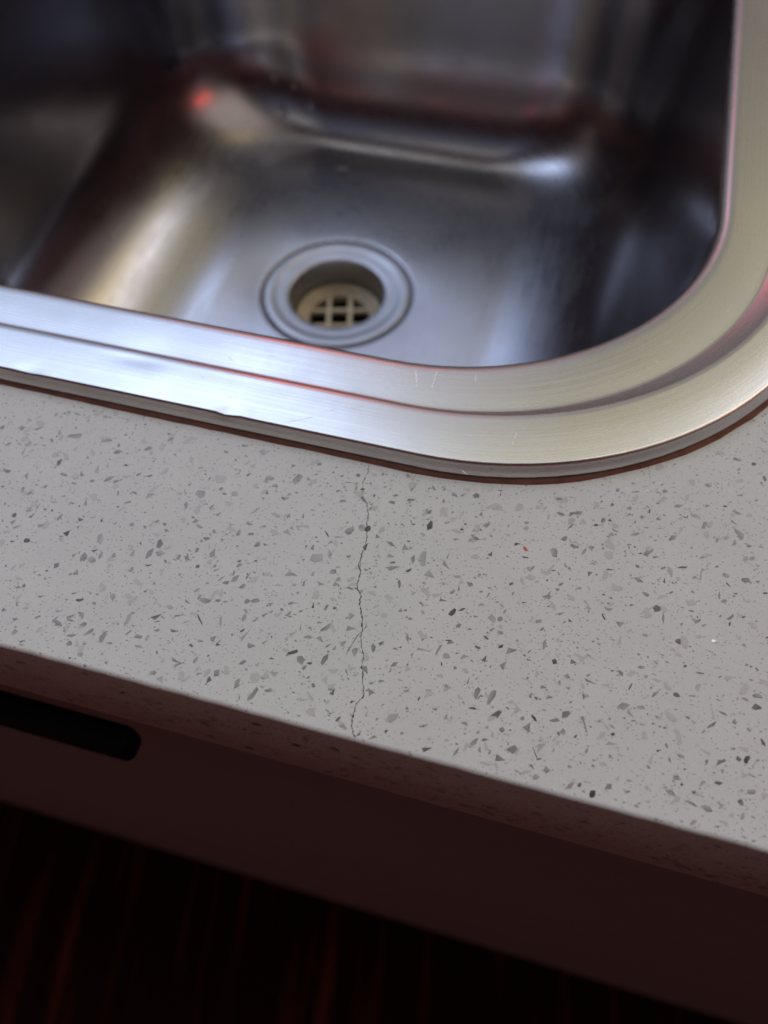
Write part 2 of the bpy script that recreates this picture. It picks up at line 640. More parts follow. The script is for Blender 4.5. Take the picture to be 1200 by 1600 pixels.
lathe_bm(b, [(0.0290, ZF - 0.0295), (0.0285, ZF - 0.060), (0.0001, ZF - 0.062)], 64, WC, uv)
link_mesh('waste_pipe', b, M_DARK, flange, True)

# contact shadow under the rim, modelled as a red-brown strip
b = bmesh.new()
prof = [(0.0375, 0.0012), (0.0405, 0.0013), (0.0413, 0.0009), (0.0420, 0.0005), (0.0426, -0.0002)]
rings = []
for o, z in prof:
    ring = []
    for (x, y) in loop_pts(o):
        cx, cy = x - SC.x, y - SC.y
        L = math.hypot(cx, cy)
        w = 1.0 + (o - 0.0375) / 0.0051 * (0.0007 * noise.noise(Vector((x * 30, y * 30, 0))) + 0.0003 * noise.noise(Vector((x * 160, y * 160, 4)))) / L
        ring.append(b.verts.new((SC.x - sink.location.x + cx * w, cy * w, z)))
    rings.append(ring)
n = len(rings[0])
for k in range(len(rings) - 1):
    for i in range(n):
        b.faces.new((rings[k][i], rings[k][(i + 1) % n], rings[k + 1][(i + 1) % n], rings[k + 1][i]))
link_mesh('contact_shade_strip', b, M_CONTACT_SHADE, sink, True)


def sliver(b, pts, w, z0, ox=0.0, oy=0.0):
    """thin tapering ribbon through world points"""
    P = [Vector((p[0] - ox, p[1] - oy, z0 if len(p) < 3 else p[2])) for p in pts]
    left, right = [], []
    for i, p in enumerate(P):
        d = (P[min(i + 1, len(P) - 1)] - P[max(i - 1, 0)])
        d.z = 0
        d.normalize()
        nrm = Vector((-d.y, d.x, 0))
        e = w[i] if isinstance(w, list) else w * (0.25 if i in (0, len(P) - 1) else 1.0)
        left.append(b.verts.new(p + nrm * e / 2))
        right.append(b.verts.new(p - nrm * e / 2))
    for i in range(len(P) - 1):
        b.faces.new((left[i], right[i], right[i + 1], left[i + 1]))


# scratches on the rim, and painted sparkle along its groove
b = bmesh.new()
rs = random.Random(3)
SX, SY = sink.location.x, sink.location.y


def rim_z(x, y):
    # height of the flat bands at a point
    dx, dy = abs(x - SC.x), SC.y - y
    o = 0.02
    for _ in range(12):
        r = rc_of(o)
        cx, cy = HALFX + o - r, HALF + o - r
        if dx > cx and dy > cy:
            o = max(0.001, o + 0.8 * (math.hypot(dx - cx, dy - cy) - r))
        else:
            o = max(dx - HALFX, dy - HALF)
            break
    return (0.0064 + dent(x, y), o) if o > 0.0215 else ((0.0038 + dent(x, y)), o)


def scr(x0, y0, x1, y1, w):
    pts = []
    for i in range(7):
        t = i / 6
        x, y = x0 + (x1 - x0) * t, y0 + (y1 - y0) * t
        z, o = rim_z(x, y)
        pts.append((x + rs.uniform(-1, 1) * 0.00012, y + rs.uniform(-1, 1) * 0.00012, z + 0.00012))
    sb = bmesh.new()
    sliver(sb, pts, w, 0, SX, SY)
    link_mesh('scratch_glint', sb, M_SCR_GLINT, rim)


for s_ in ((0.1037, 0.1238, 0.1060, 0.1163, 0.00024), (0.1106, 0.1255, 0.1108, 0.1168, 0.00022), (0.1235, 0.1270, 0.1242, 0.1232, 0.0002),
           (0.1405, 0.0985, 0.1412, 0.1045, 0.00014), (0.069, 0.0902, 0.078, 0.0950, 0.00013)):
    scr(*s_)
for k in range(44):
    x = rs.uniform(0.06, 0.205)
    a = rs.uniform(0, 2 * math.pi)
    o = rs.choice((rs.uniform(0.005, 0.0155), rs.uniform(0.025, 0.0355)))
    th = math.radians(rs.uniform(0, 75))
    px, py = SC.x + 0.112 + (RC + o) * math.sin(th) * 0.98, 0.216 - (RC + o) * math.cos(th)
    if rs.random() < 0.4:
        px, py = rs.uniform(0.0, 0.11), 0.128 - o
    L = rs.uniform(0.0006, 0.0030)
    if k % 3 == 0:                                 # sparkle along the groove, drawn as short pale slivers
        th = math.radians(rs.uniform(0, 70))
        px, py = 0.094 + (RC + 0.0170) * math.sin(th), 0.234 - (RC + 0.0170) * math.cos(th)
        L = rs.uniform(0.0003, 0.0010)
        a = th + rs.uniform(-0.3, 0.3)
    scr(px, py, px + L * math.cos(a), py + L * math.sin(a) * 0.7, 0.00020 if k % 3 == 0 else 0.00011)
b.free()

# limescale flecks in the bowl
for (x, y, z, r, asp) in ((-0.0335, 0.4583, 'f', 0.0052, 0.35), (0.150, 0.3870, 'f', 0.0022, 0.7), (0.1300, 0.3110, 'f', 0.0018, 0.6), (0.05, 0.43, 'f', 0.0012, 0.5),
                          (-0.07, 0.40, 'f', 0.001, 0.6), (0.09, 0.36, 'f', 0.001, 0.7), (0.02, 0.42, 'f', 0.0009, 0.7)):
    L = max(abs(x - SC.x), abs(y - SC.y))
    zz = ZF + 0.0042 * max(0, min(1, (L - 0.05) / 0.10)) + 0.0003
    vs2 = []
    b = bmesh.new()
    for i in range(9):
        a = 2 * math.pi * i / 9
        q = r * rs.uniform(0.6, 1.1)
        vs2.append(b.verts.new((x - SX + q * math.cos(a), y - SY + q * asp * math.sin(a), zz)))
    b.faces.new(vs2)
    link_mesh('limescale_fleck', b, M_LIME, bowl)

# ------------------------------------------------------------------ countertop
top = empty('countertop', (0.1, 0.3, 0.0), 'pale grey quartz countertop with dark glassy chips and a hairline crack, around the steel sink', 'countertop')
TX, TY = top.location.x, top.location.y
b = bmesh.new()
XL, XR, YB = -1.2, 1.4, 0.62
TH = 0.050
cl = b.loops.layers.float_color.new('chip')
# top sheet with the sink cut-out
ER = 0.0013
nfront = 520
fx = [XL + (XR - XL) * i / nfront for i in range(nfront + 1)]


def edge_wob(x):
    return 0.00022 * noise.noise(Vector((x * 160, 0, 1.7))) + 0.00016 * noise.noise(Vector((x * 520, 0, 5.1)))


front = [b.verts.new((x - TX, ER + edge_wob(x) - TY, 0)) for x in fx]
bl, br_ = b.verts.new((XL - TX, YB - TY, 0)), b.verts.new((XR - TX, YB - TY, 0))
edges = [b.edges.new((front[i], front[i + 1])) for i in range(nfront)]
edges += [b.edges.new((front[-1], br_)), b.edges.new((br_, bl)), b.edges.new((bl, front[0]))]
hole = [b.verts.new((x - TX, y - TY, 0)) for x, y in loop_pts(0.030)[::4]]
m = len(hole)
edges += [b.edges.new((hole[i], hole[(i + 1) % m])) for i in range(m)]
bmesh.ops.triangle_fill(b, use_beauty=True, use_dissolve=False, edges=edges, normal=(0, 0, 1))
for f in b.faces:
    f.smooth = False
# hole wall
hl = [b.verts.new((v.co.x, v.co.y, -TH)) for v in hole]
for i in range(m):
    b.faces.new((hole[i], hole[(i + 1) % m], hl[(i + 1) % m], hl[i]))
# front arris, face, underside
prev = front
steps = [(ER * (1 - math.sin(math.radians(a))), -ER * (1 - math.cos(math.radians(a)))) for a in (18, 36, 54, 72, 90)]
steps += [(0.0, -0.02), (0.0, -TH + 0.0015), (0.0006, -TH + 0.0004), (0.0016, -TH), (0.10, -TH)]
for y, z in steps:
    ring = [b.verts.new((x - TX, y + edge_wob(x) * max(0, 1 + z / 0.02) - TY, z)) for x in fx]
    for i in range(nfront):
        f = b.faces.new((prev[i + 1], prev[i], ring[i], ring[i + 1]))
        f.smooth = True
    prev = ring
NSLAB = len(b.faces)
# --- the chips: angular flakes set in the surface
rc = random.Random(11)


def chip_cols(d):
    """a flake is dark on one side and melts into the stone on the other"""
    dark = (0.58, 0.49, 0.42, 0.355, 0.29, 0.235, 0.175, 0.115, 0.06, 0.022)[min(9, d)]
    light = min(0.63, dark * 1.2 + rc.uniform(0.05, 0.85) * max(0.0, 0.63 - dark * 1.2)) if d < 7 else dark * 1.5
    warm = rc.uniform(0.0, 0.035)
    mk = lambda v: (v * (0.98 + warm), v, v * (0.925 - warm * 1.2), 1)
    if d >= 8 and rc.random() < 0.35:
        mk = lambda v: (v * 1.35, v * 0.85, v * 0.8, 1)
    return mk(dark), mk(light)


def in_sink(x, y, pad=0.0395):
    dx, dy = abs(x - SC.x), abs(y - SC.y)
    if dx > HALFX + pad or dy > HALF + pad:
        return False
    r = rc_of(pad)
    cx, cy = HALFX + pad - r, HALF + pad - r
    return not (dx > cx and dy > cy and math.hypot(dx - cx, dy - cy) > r)


ci = 0


def add_chip(cx, cy, ux, uy, vx, vy, d, mat=1, plane='top', cols=None):
    """(u, v) half axes in metres; angular outline between them"""
    global ci
    ci += 1
    kind = rc.random()
    base = []
    if d >= 8 and math.hypot(vx, vy) < 0.3 * math.hypot(ux, uy):
        kind = 0.9
    if kind < 0.34:       # triangle
        angs = [rc.uniform(-25, 15), rc.uniform(100, 165), rc.uniform(200, 260)]
    elif kind < 0.74:     # four or five corners
        k = rc.choice((4, 4, 5))
        o = rc.uniform(-25, 25)
        angs = [o + 360 * i / k + rc.uniform(-24, 24) for i in range(k)]
    else:                 # worn oval sliver
        k = rc.choice((5, 6, 7))
        o = rc.uniform(0, 40)
        angs = [o + 360 * i / k + rc.uniform(-16, 16) for i in range(k)]
    c0, c1 = cols or chip_cols(d)
    ga = rc.uniform(0, 2 * math.pi)
    tw = rc.uniform(-0.35, 0.35)
    z = 0.00003 + (ci % 23) * 0.0000022
    verts, vals = [], []
    bend = rc.uniform(-0.5, 0.5) if kind > 0.6 else 0
    for a in angs:
        r = rc.uniform(0.72, 1.2)
        p, q = r * math.cos(math.radians(a)), r * math.sin(math.radians(a))
        q = q + tw * p * 0.5 + bend * (p * p - 0.4)
        x, y = cx + ux * p + vx * q, cy + uy * p + vy * q
        if plane == 'top':
            if y < ER * 1.15 + 0.0001:
                y = ER * 1.15 + 0.0001
            verts.append(b.verts.new((x - TX, y - TY, z)))
        else:
            verts.append(b.verts.new((x - TX, -0.0004 - z - TY, min(-0.0032, max(-TH + 0.002, y)))))
        vals.append(0.5 + 0.55 * (math.cos(ga) * p + math.sin(ga) * q))
    try:
        f = b.faces.new(verts)
    except ValueError:
        return
    f.normal_update()
    if (plane == 'top' and f.normal.z < 0) or (plane != 'top' and f.normal.y > 0):
        f.normal_flip()
    f.material_index = mat
    vd = dict(zip(verts, vals))
    for lp in f.loops:
        t = min(1, max(0, vd[lp.vert]))
        lp[cl] = tuple(c0[i] + (c1[i] - c0[i]) * t for i in range(4))
    L = math.hypot(ux, uy)
    if plane == 'top' and mat == 1 and 3 <= d <= 8 and L > 0.0006 and rc.random() < 0.55:
        k = rc.randrange(len(verts))
        p0, p1 = verts[k].co.copy(), verts[(k + 1) % len(verts)].co.copy()
        cen = sum((v.co for v in verts), Vector()) / len(verts)
        mid = p0.lerp(p1, rc.uniform(0.3, 0.7))
        mid += (cen - mid).normalized() * rc.uniform(0.00012, 0.00028)
        up = Vector((0, 0, 0.00002))
        if (p1 - p0).length > 0.0004:
            g = b.faces.new([b.verts.new(q_ + up) for q_ in (p0, p1, mid)])
            g.normal_update()
            if g.normal.z < 0:
                g.normal_flip()
            g.material_index = mat
            dk = max(0.02, c0[0] * rc.uniform(0.3, 0.6))
            for lp in g.loops:
                lp[cl] = (dk, dk, dk * 0.97, 1)


CH = [int(v) for v in '''
21,720,22,8,6,-9,4,-115,717,13,12,4,-4,5,-170,707,10,5,6,-9,5,-38,719,-4,11,5,0,4,-86,787,3,11,5,-3,4,
-16,805,13,-1,1,-4,4,80,818,12,3,4,-8,3,-179,635,6,9,4,-4,4,-115,623,-1,13,7,-2,5,274,734,10,10,5,-6,6,
329,786,8,8,4,-4,5,182,695,12,6,4,-6,5,174,720,1,6,5,-3,5,18,612,0,16,8,-2,7,-133,541,14,1,3,-7,6,
-56,537,2,11,11,-5,4,55,571,12,0,1,-5,5,107,587,-3,11,6,0,6,150,616,-3,18,13,-2,2,200,593,11,11,4,-5,5,
225,587,7,6,4,-4,4,231,655,7,-1,1,-5,7,285,631,5,8,3,-3,5,321,635,10,3,2,-4,6,302,565,9,-4,-1,-5,4,
354,567,12,12,9,-9,3,252,549,-4,9,3,1,4,296,527,11,7,2,-3,5,273,503,6,2,1,-3,7,128,480,9,1,1,-4,6,
71,471,14,5,3,-5,3,170,494,-4,11,6,0,5,21,455,2,11,5,-2,5,33,443,2,11,6,-2,4,30,408,3,11,6,-3,6,
-24,396,6,5,6,-6,7,-15,373,2,12,8,-3,5,4,358,13,12,4,-3,4,116,423,3,14,5,-2,4,77,383,13,7,5,-6,4,
163,376,5,15,9,-5,9,58,324,7,5,5,-5,8,18,310,8,3,2,-2,7,-18,480,5,7,4,-4,5,-45,485,0,9,5,-1,5,
-112,479,5,6,5,-4,5,272,382,-6,18,10,1,3,343,456,4,7,6,-4,4,292,447,2,10,3,-1,5,414,486,9,4,3,-4,6,
452,417,-4,15,9,1,6,466,384,14,4,5,-10,4,491,366,8,1,1,-3,7,526,387,3,8,6,-3,5,549,392,0,15,9,-2,5,
450,340,7,4,1,-2,8,387,366,3,11,8,-4,5,335,345,3,7,5,-3,4,298,335,1,12,7,-2,4,280,314,10,3,5,-10,5,
251,316,5,13,9,-4,5,222,314,4,8,6,-4,3,185,270,5,10,6,-4,6,252,264,0,11,9,-2,5,407,314,2,8,5,-2,5,
11,423,8,7,6,-6,3,385,457,7,-4,-2,-4,6,247,445,0,6,4,-1,8,396,400,5,-5,-1,-2,9,439,483,6,2,2,-5,5,
453,463,7,2,2,-5,5,216,450,11,4,2,-3,4,370,731,8,-5,-2,-5,3,-160,742,10,-3,0,-4,3,-84,685,9,1,2,-4,5,
153,572,8,2,2,-5,5,18,515,5,5,4,-4,4,779,741,10,18,9,-7,5,750,786,10,3,2,-6,6,827,813,7,2,2,-5,5,
702,670,-2,9,5,0,6,688,715,2,13,7,-2,4,718,700,13,2,2,-6,3,572,822,11,3,2,-5,6,521,783,6,0,1,-4,6,
466,705,9,6,2,-3,5,622,717,5,6,3,-3,7,511,672,5,6,4,-4,5,503,614,14,4,5,-13,3,555,576,3,12,7,-4,5,
586,557,6,8,5,-5,4,607,639,11,5,5,-8,2,693,602,8,12,3,-3,4,766,660,11,6,3,-6,3,794,604,1,10,5,-1,5,
838,617,-2,9,4,0,6,757,598,15,1,2,-8,2,860,644,11,1,1,-5,4,913,728,8,3,2,-5,6,910,787,7,2,1,-4,6,
959,803,7,2,1,-5,6,937,769,14,1,0,-2,6,966,758,0,15,7,-1,3,987,754,6,5,4,-6,8,1001,719,10,-8,-3,-5,6,
1031,696,4,7,6,-5,6,1028,742,1,6,4,-1,7,941,698,11,3,1,-4,4,990,602,11,9,6,-9,5,1022,620,0,13,10,-1,4,
1040,622,6,9,6,-6,8,1053,563,3,14,9,-3,7,1052,491,6,-13,-3,-1,7,1075,602,11,-2,0,-7,5,1086,573,3,9,4,-2,6,
968,573,15,3,1,-3,4,948,549,9,2,2,-8,5,1012,517,5,5,4,-5,5,955,512,-4,12,5,1,3,920,486,19,9,7,-13,2,
916,474,17,-5,0,-2,6,982,456,10,3,3,-9,5,1073,489,8,2,2,-7,4,1001,418,13,1,1,-9,4,1011,419,-2,6,2,0,9,
959,412,11,1,1,-8,5,1044,417,14,-4,-1,-5,6,1079,418,7,8,5,-5,4,862,417,16,4,2,-6,4,846,433,-1,4,2,0,9,
959,338,-2,10,4,1,9,996,342,3,10,4,-2,6,1021,347,4,4,3,-3,7,896,330,8,6,2,-3,5,744,347,5,12,6,-3,6,
772,305,5,7,5,-4,5,794,312,11,7,4,-6,5,713,361,7,10,6,-5,5,692,345,8,6,4,-5,6,674,354,8,11,3,-2,5,
689,285,8,2,2,-5,6,712,287,8,3,1,-3,5,635,282,2,9,4,-1,5,619,299,4,11,4,-2,3,592,373,6,4,3,-4,7,
569,423,1,8,5,-1,6,579,467,12,1,1,-6,6,589,481,6,-6,-3,-3,6,595,496,4,-7,-4,-2,6,668,511,3,10,6,-3,5,
705,516,8,4,2,-4,6,736,487,5,11,6,-4,6,619,422,7,14,9,-6,4,651,377,7,6,4,-5,3,703,420,5,4,3,-4,6,
709,408,8,7,3,-3,5,703,379,1,9,3,-1,5,912,400,4,-8,-4,-2,4,1005,437,10,3,2,-5,3,807,550,13,-10,-4,-8,2,
817,567,11,-6,-2,-5,5,928,573,8,-8,-1,-2,9,899,555,3,1,1,-3,9,546,501,11,-2,0,-6,3,686,549,13,-1,1,-7,3,
636,531,6,7,5,-5,2,876,305,5,1,1,-4,6,880,519,1,6,4,-1,5,901,519,0,12,6,-1,5,640,810,12,3,4,-12,2,
629,476,8,2,3,-7,3,1221,681,3,15,8,-3,8,1140,754,12,6,4,-9,6,1087,732,11,3,2,-6,5,1138,799,6,13,2,-1,6,
1200,815,10,-9,-1,-2,6,1232,819,1,8,3,-1,5,1091,759,8,4,2,-4,6,1334,820,12,3,2,-9,6,1293,811,7,9,4,-4,5,
1267,808,11,-4,-2,-7,3,1404,845,-1,8,2,0,8,1207,727,6,9,5,-4,5,1270,706,9,5,2,-5,5,1138,663,10,-4,-1,-3,5,
1316,692,6,2,1,-4,9,1352,699,9,0,0,-6,5,1352,682,10,3,1,-5,5,1384,726,9,7,4,-7,5,1370,705,5,-4,-1,-2,7,
1353,662,10,3,2,-8,2,1120,590,14,-6,-1,-5,6,1168,587,10,-8,-5,-8,4,1198,554,-1,15,6,0,6,1226,565,-5,26,9,2,2,
1147,514,16,6,2,-7,4,1142,530,7,3,1,-3,6,1196,518,7,8,3,-3,8,1295,562,11,-11,-5,-7,4,1295,594,1,12,2,0,5,
1180,467,-2,12,5,1,6,1306,654,8,3,1,-3,5,1333,533,14,1,0,-4,3,1377,518,12,-7,-3,-7,5,1347,499,-1,10,5,0,5,
1333,481,7,5,2,-4,5,1415,629,3,13,7,-2,7,1438,692,4,5,1,-1,6,1484,684,10,3,1,-6,8,1511,674,9,-6,-3,-7,10,
1514,645,11,0,0,-4,7,1500,763,7,2,1,-4,6,1501,744,8,2,1,-7,2,1596,820,13,1,0,-6,5,1630,830,10,10,5,-7,6,
1630,785,9,11,1,-2,7,1618,738,6,8,5,-5,5,1594,683,11,-7,-5,-10,5,1646,718,10,-2,-1,-7,5,1580,873,16,3,1,-5,5,
1626,801,12,9,5,-11,1,1601,623,7,2,1,-5,6,1618,617,4,-4,-1,-2,6,1634,647,5,-5,-1,-2,6,1490,549,4,6,3,-2,7,
1561,575,7,5,1,-2,6,1628,584,7,3,1,-4,5,1623,565,8,2,1,-5,5,1598,535,12,2,1,-7,6,1539,500,8,2,1,-5,7,
1479,473,8,-5,-3,-7,6,1488,459,3,9,4,-2,5,1480,434,8,2,1,-8,4,1501,521,2,7,3,-1,5,1435,499,5,9,2,-2,5,
1305,454,0,11,2,0,7,1313,448,12,2,1,-5,6,1348,420,7,11,6,-5,8,1371,435,9,7,2,-4,7,1387,429,6,-4,-1,-1,7,
1412,425,9,2,1,-5,6,1257,422,9,-4,-1,-4,6,1227,448,6,5,2,-4,4,1237,370,8,0,0,-5,5,1202,388,4,6,4,-3,5,
1372,384,7,5,3,-5,5,1465,397,6,6,2,-2,5,1585,455,9,-1,-1,-7,5,1645,493,8,6,3,-5,5,1671,478,6,-3,-2,-4,7,
1458,430,11,-1,-1,-9,2,1452,369,8,-5,-1,-2,8,1242,314,6,-12,-4,-3,5,1288,326,4,8,4,-2,6,1360,329,12,3,2,-8,5,
1355,334,9,2,0,-2,8,1436,334,10,-1,0,-4,7,1497,353,6,7,3,-3,9,1525,346,17,4,2,-11,5,1576,359,6,7,1,-1,7,
1612,386,2,15,6,-1,4,1220,272,9,-2,-1,-3,6,1335,301,5,18,2,-1,5,1645,837,10,6,3,-8,5,1752,950,5,6,3,-4,5,
1808,959,8,4,1,-3,5,1893,983,9,4,1,-6,5,1874,972,10,-2,0,-2,5,1703,913,4,4,1,-2,6,1741,892,6,5,2,-5,7,
1795,870,7,2,1,-6,5,1830,871,6,2,1,-7,5,1721,831,3,11,6,-2,5,1740,835,6,-5,-3,-4,7,1702,808,8,2,0,-3,9,
1757,805,12,-3,-1,-6,5,1879,876,8,-1,-1,-6,5,1959,903,9,-2,0,-2,7,1987,916,13,-1,-1,-6,3,1890,845,9,2,0,-2,6,
2014,889,7,13,7,-5,4,1926,820,10,12,4,-5,6,2018,1038,11,0,-1,-9,5,2072,972,8,2,0,-4,8,2109,957,15,-5,-1,-5,5,
2151,1155,9,3,1,-6,7,2098,1161,11,-5,-2,-5,5,2108,1125,5,10,3,-2,4,2186,1108,4,-12,-5,-4,6,2101,918,10,-6,-3,-6,5,
2117,883,11,-16,-6,-7,4,2103,850,3,15,8,0,5,2080,862,9,2,0,-9,2,2145,848,7,2,0,-4,6,2180,855,7,0,-1,-5,6,
2053,846,4,8,4,-3,4,1818,805,13,5,1,-5,4,1751,786,9,2,1,-6,3,1698,726,9,2,1,-9,4,1678,708,5,10,4,-3,3,
1657,718,6,2,1,-4,6,1839,743,7,2,0,-2,8,1882,742,10,3,1,-6,6,2014,774,8,3,1,-4,5,1834,697,7,-3,-2,-5,6,
1961,728,13,3,0,-4,7,2057,755,7,2,0,-4,6,1761,668,12,1,0,-4,8,1705,639,10,7,4,-8,6,1844,655,16,-1,-1,-7,5,
1915,670,1,10,4,0,7,1947,673,3,-7,-2,-2,6,2014,717,0,23,4,1,3,1997,704,6,2,0,-5,4,2090,705,6,-5,-1,-2,8,
2138,732,11,3,0,-9,6,2173,736,7,3,1,-5,5,1935,637,6,5,1,-3,5,1865,616,8,-5,-3,-5,5,1751,583,5,3,1,-3,8,
2194,703,7,2,0,-4,8,2068,661,0,14,3,1,5,2082,649,5,8,5,-3,4,2109,671,5,1,0,-4,6,1832,569,8,2,1,-6,5,
1900,577,10,3,1,-10,7,1758,514,7,-11,-2,-1,9,1996,594,9,1,0,-2,8,1920,551,-1,19,3,1,5,1806,504,12,8,4,-9,6,
2015,568,7,8,3,-3,6,2102,602,11,12,3,-4,5,2137,612,9,4,1,-3,7,1772,577,5,1,0,-4,6,1728,745,7,2,1,-5,4,
1804,765,9,2,0,-3,4,1710,539,8,-11,-5,-5,1,2031,559,8,5,2,-4,6,2155,809,4,9,5,-2,3,2137,803,8,10,4,-4,2,
2018,735,7,2,0,-6,3,2162,1018,6,4,1,-2,6,1906,710,7,4,1,-3,6,192,168,8,2,3,-6,6,134,128,-4,8,4,1,6,
107,101,8,2,4,-7,6,151,82,12,5,3,-4,6,204,28,8,5,2,-3,8,124,185,2,5,5,-3,6,113,177,7,2,2,-3,4,
262,137,11,2,1,-3,5,274,105,17,-3,0,-7,5,306,95,7,9,7,-6,4,305,131,10,8,8,-9,4,310,121,12,0,0,-2,7,
329,145,6,8,10,-8,5,349,119,9,9,5,-5,5,331,80,16,8,4,-5,5,375,102,10,12,4,-3,5,419,97,5,18,7,-3,4,
278,201,8,4,1,-2,7,337,56,7,2,3,-6,5,446,86,9,2,1,-3,5,464,166,1,23,8,-2,2,391,220,9,2,4,-8,3,
348,187,6,3,3,-4,4,484,130,5,9,2,-1,5,515,125,11,3,3,-7,6,539,191,15,11,6,-7,7,547,180,10,6,1,-1,9,
561,156,9,3,2,-4,6,603,166,10,-1,0,-4,6,600,214,16,6,2,-4,5,564,231,12,3,3,-8,2,605,259,10,-5,-1,-5,6,
530,98,11,3,2,-3,3,541,127,2,10,4,-1,3,585,94,-1,6,2,0,10,655,76,12,10,3,-4,6,599,37,10,5,3,-5,5,
624,26,10,-9,-6,-7,2,530,16,8,3,2,-3,6,677,40,6,2,2,-4,5,358,17,4,5,2,-2,8,382,35,7,2,3,-6,3,
669,138,6,1,2,-5,7,207,18,9,2,2,-4,2,476,259,6,4,2,-2,7,661,218,14,-14,-2,-1,9,828,178,19,1,2,-8,5,
948,192,15,9,3,-5,8,806,206,10,22,8,-5,3,720,173,2,9,6,-2,5,738,167,4,12,4,-2,3,687,156,10,2,1,-4,5,
791,216,5,5,2,-3,7,897,158,10,0,0,-4,7,825,129,9,7,3,-4,5,781,255,2,11,6,-2,3,837,278,6,8,5,-4,5,
815,257,7,9,3,-2,5,900,298,4,9,3,-2,4,931,243,10,9,4,-5,2,946,265,-2,10,4,0,3,972,271,6,-6,-4,-4,3,
976,244,14,4,2,-5,4,1013,282,13,15,4,-4,6,994,295,9,3,2,-4,3,1008,245,9,-7,-4,-6,4,1038,235,5,7,3,-3,7,
1055,234,2,9,4,-1,6,1074,252,2,11,6,-2,3,1095,236,3,13,2,-1,6,1114,237,0,14,8,0,4,1038,192,2,19,7,-1,6,
1003,173,7,2,1,-3,8,766,82,1,13,8,-1,4,754,59,1,9,7,-1,7,721,67,8,2,2,-4,6,697,102,3,13,5,-2,4,
832,68,5,14,7,-3,4,882,51,6,20,6,-2,5,921,72,10,4,2,-4,6,850,32,-2,7,3,0,5,1020,71,11,5,3,-5,3,
1032,116,7,-3,-1,-4,5,1087,113,1,10,6,-1,7,1122,44,7,9,4,-3,7,1186,19,2,10,3,-1,6,1222,21,8,8,2,-2,6,
1221,71,5,1,1,-4,6,1097,54,6,2,1,-2,6,1184,136,11,3,2,-9,5,1153,193,11,-8,-5,-8,5,1204,173,8,2,1,-3,6,
1159,260,-2,12,6,1,5,1178,279,7,7,5,-5,7,1071,336,4,9,7,-4,3,1133,382,8,9,3,-3,2,921,121,11,8,5,-7,2,
1106,176,4,-7,-2,-1,5,1012,133,5,4,2,-3,6,865,200,6,6,5,-5,4,722,223,-4,14,3,1,3,1226,227,9,11,4,-3,5,
1314,153,1,7,3,0,8,1345,86,11,5,2,-4,6,1365,28,13,6,4,-8,7,1439,39,7,15,4,-2,6,1478,76,8,14,4,-3,4,
1505,92,8,2,1,-6,7,1497,61,-1,8,5,1,5,1552,55,13,-1,-2,-12,6,1579,86,18,4,1,-10,5,1649,109,15,10,6,-10,2,
1636,89,9,-15,-1,-1,8,1648,78,6,3,1,-1,8,1605,151,6,18,10,-3,5,1617,180,9,-7,-2,-3,9,1587,170,6,2,1,-5,5,
1572,183,4,7,3,-2,4,1522,164,11,9,5,-7,7,1542,128,8,2,1,-6,6,1499,209,6,21,8,-2,5,1460,206,-1,19,8,1,5,
1468,196,3,8,1,-1,7,1457,164,10,1,0,-3,8,1432,233,1,14,3,0,5,1514,301,9,10,7,-7,5,1461,304,4,13,5,-2,7,
1384,197,12,3,3,-11,1,1432,172,7,-5,-2,-2,4,1394,123,0,9,4,0,4,1363,138,5,1,1,-5,5,1390,261,5,1,1,-4,6,
1388,304,6,3,1,-3,8,1358,288,11,3,2,-10,3,1408,297,11,3,2,-8,3,1295,291,18,1,0,-6,2,1332,296,5,18,3,-1,4,
1546,187,6,-3,-2,-4,6,1614,234,5,-2,-1,-4,7,1600,237,1,8,4,0,5,1647,347,4,8,6,-3,8,1693,360,13,-1,-1,-7,6,
1684,313,9,2,1,-7,5,1668,290,1,8,5,-1,5,1580,334,9,1,0,-5,5,1670,187,14,6,1,-5,5,1698,211,7,12,8,-4,6,
1694,162,7,2,1,-8,4,1633,55,7,-5,-3,-3,6,1670,57,9,2,1,-9,4,1647,33,10,3,1,-7,3,1734,33,12,11,4,-5,4,
1725,79,5,0,-1,-3,6,1598,34,7,-1,0,-2,4,1523,61,3,5,3,-1,4,1564,132,4,1,1,-3,7,1485,105,4,4,2,-2,6,
1254,190,8,1,0,-2,5,1267,268,2,5,2,-1,6,1291,119,5,1,1,-4,6,1749,191,11,-24,-8,-5,4,1749,315,17,-3,-1,-5,5,
1741,273,10,-1,-1,-6,5,1735,269,3,-9,-1,-1,9,1823,361,8,-8,-3,-4,5,1852,329,3,9,2,0,8,1919,326,10,12,3,-3,6,
1973,338,13,-2,-2,-8,7,2016,346,12,2,0,-4,3,1884,279,10,3,1,-6,4,2092,319,14,-4,-1,-3,6,2177,389,13,1,-1,-6,6,
2178,358,11,5,2,-9,7,2147,372,10,-2,-1,-3,4,2067,280,11,10,2,-3,6,2046,256,3,7,3,-1,5,2122,302,4,10,5,-2,5,
2005,283,6,-4,-1,-2,7,2159,291,8,-3,-1,-3,5,2193,268,6,-8,-3,-3,8,1939,178,9,4,1,-3,9,1957,195,4,-6,-3,-2,6,
1863,162,0,5,2,0,9,2092,187,12,3,0,-11,6,2134,208,7,2,0,-7,7,2155,211,5,11,6,-2,9,2178,211,9,17,2,-1,3,
2058,181,4,8,3,-1,6,1995,178,8,-5,-3,-5,3,1967,161,3,-7,-3,-2,5,2007,147,5,3,2,-4,7,2090,135,11,3,0,-6,7,
2170,134,12,2,0,-7,5,2171,174,12,-4,-3,-7,2,2144,102,7,2,0,-7,7,2065,65,12,-7,-5,-7,6,2025,68,16,-4,-1,-3,6,
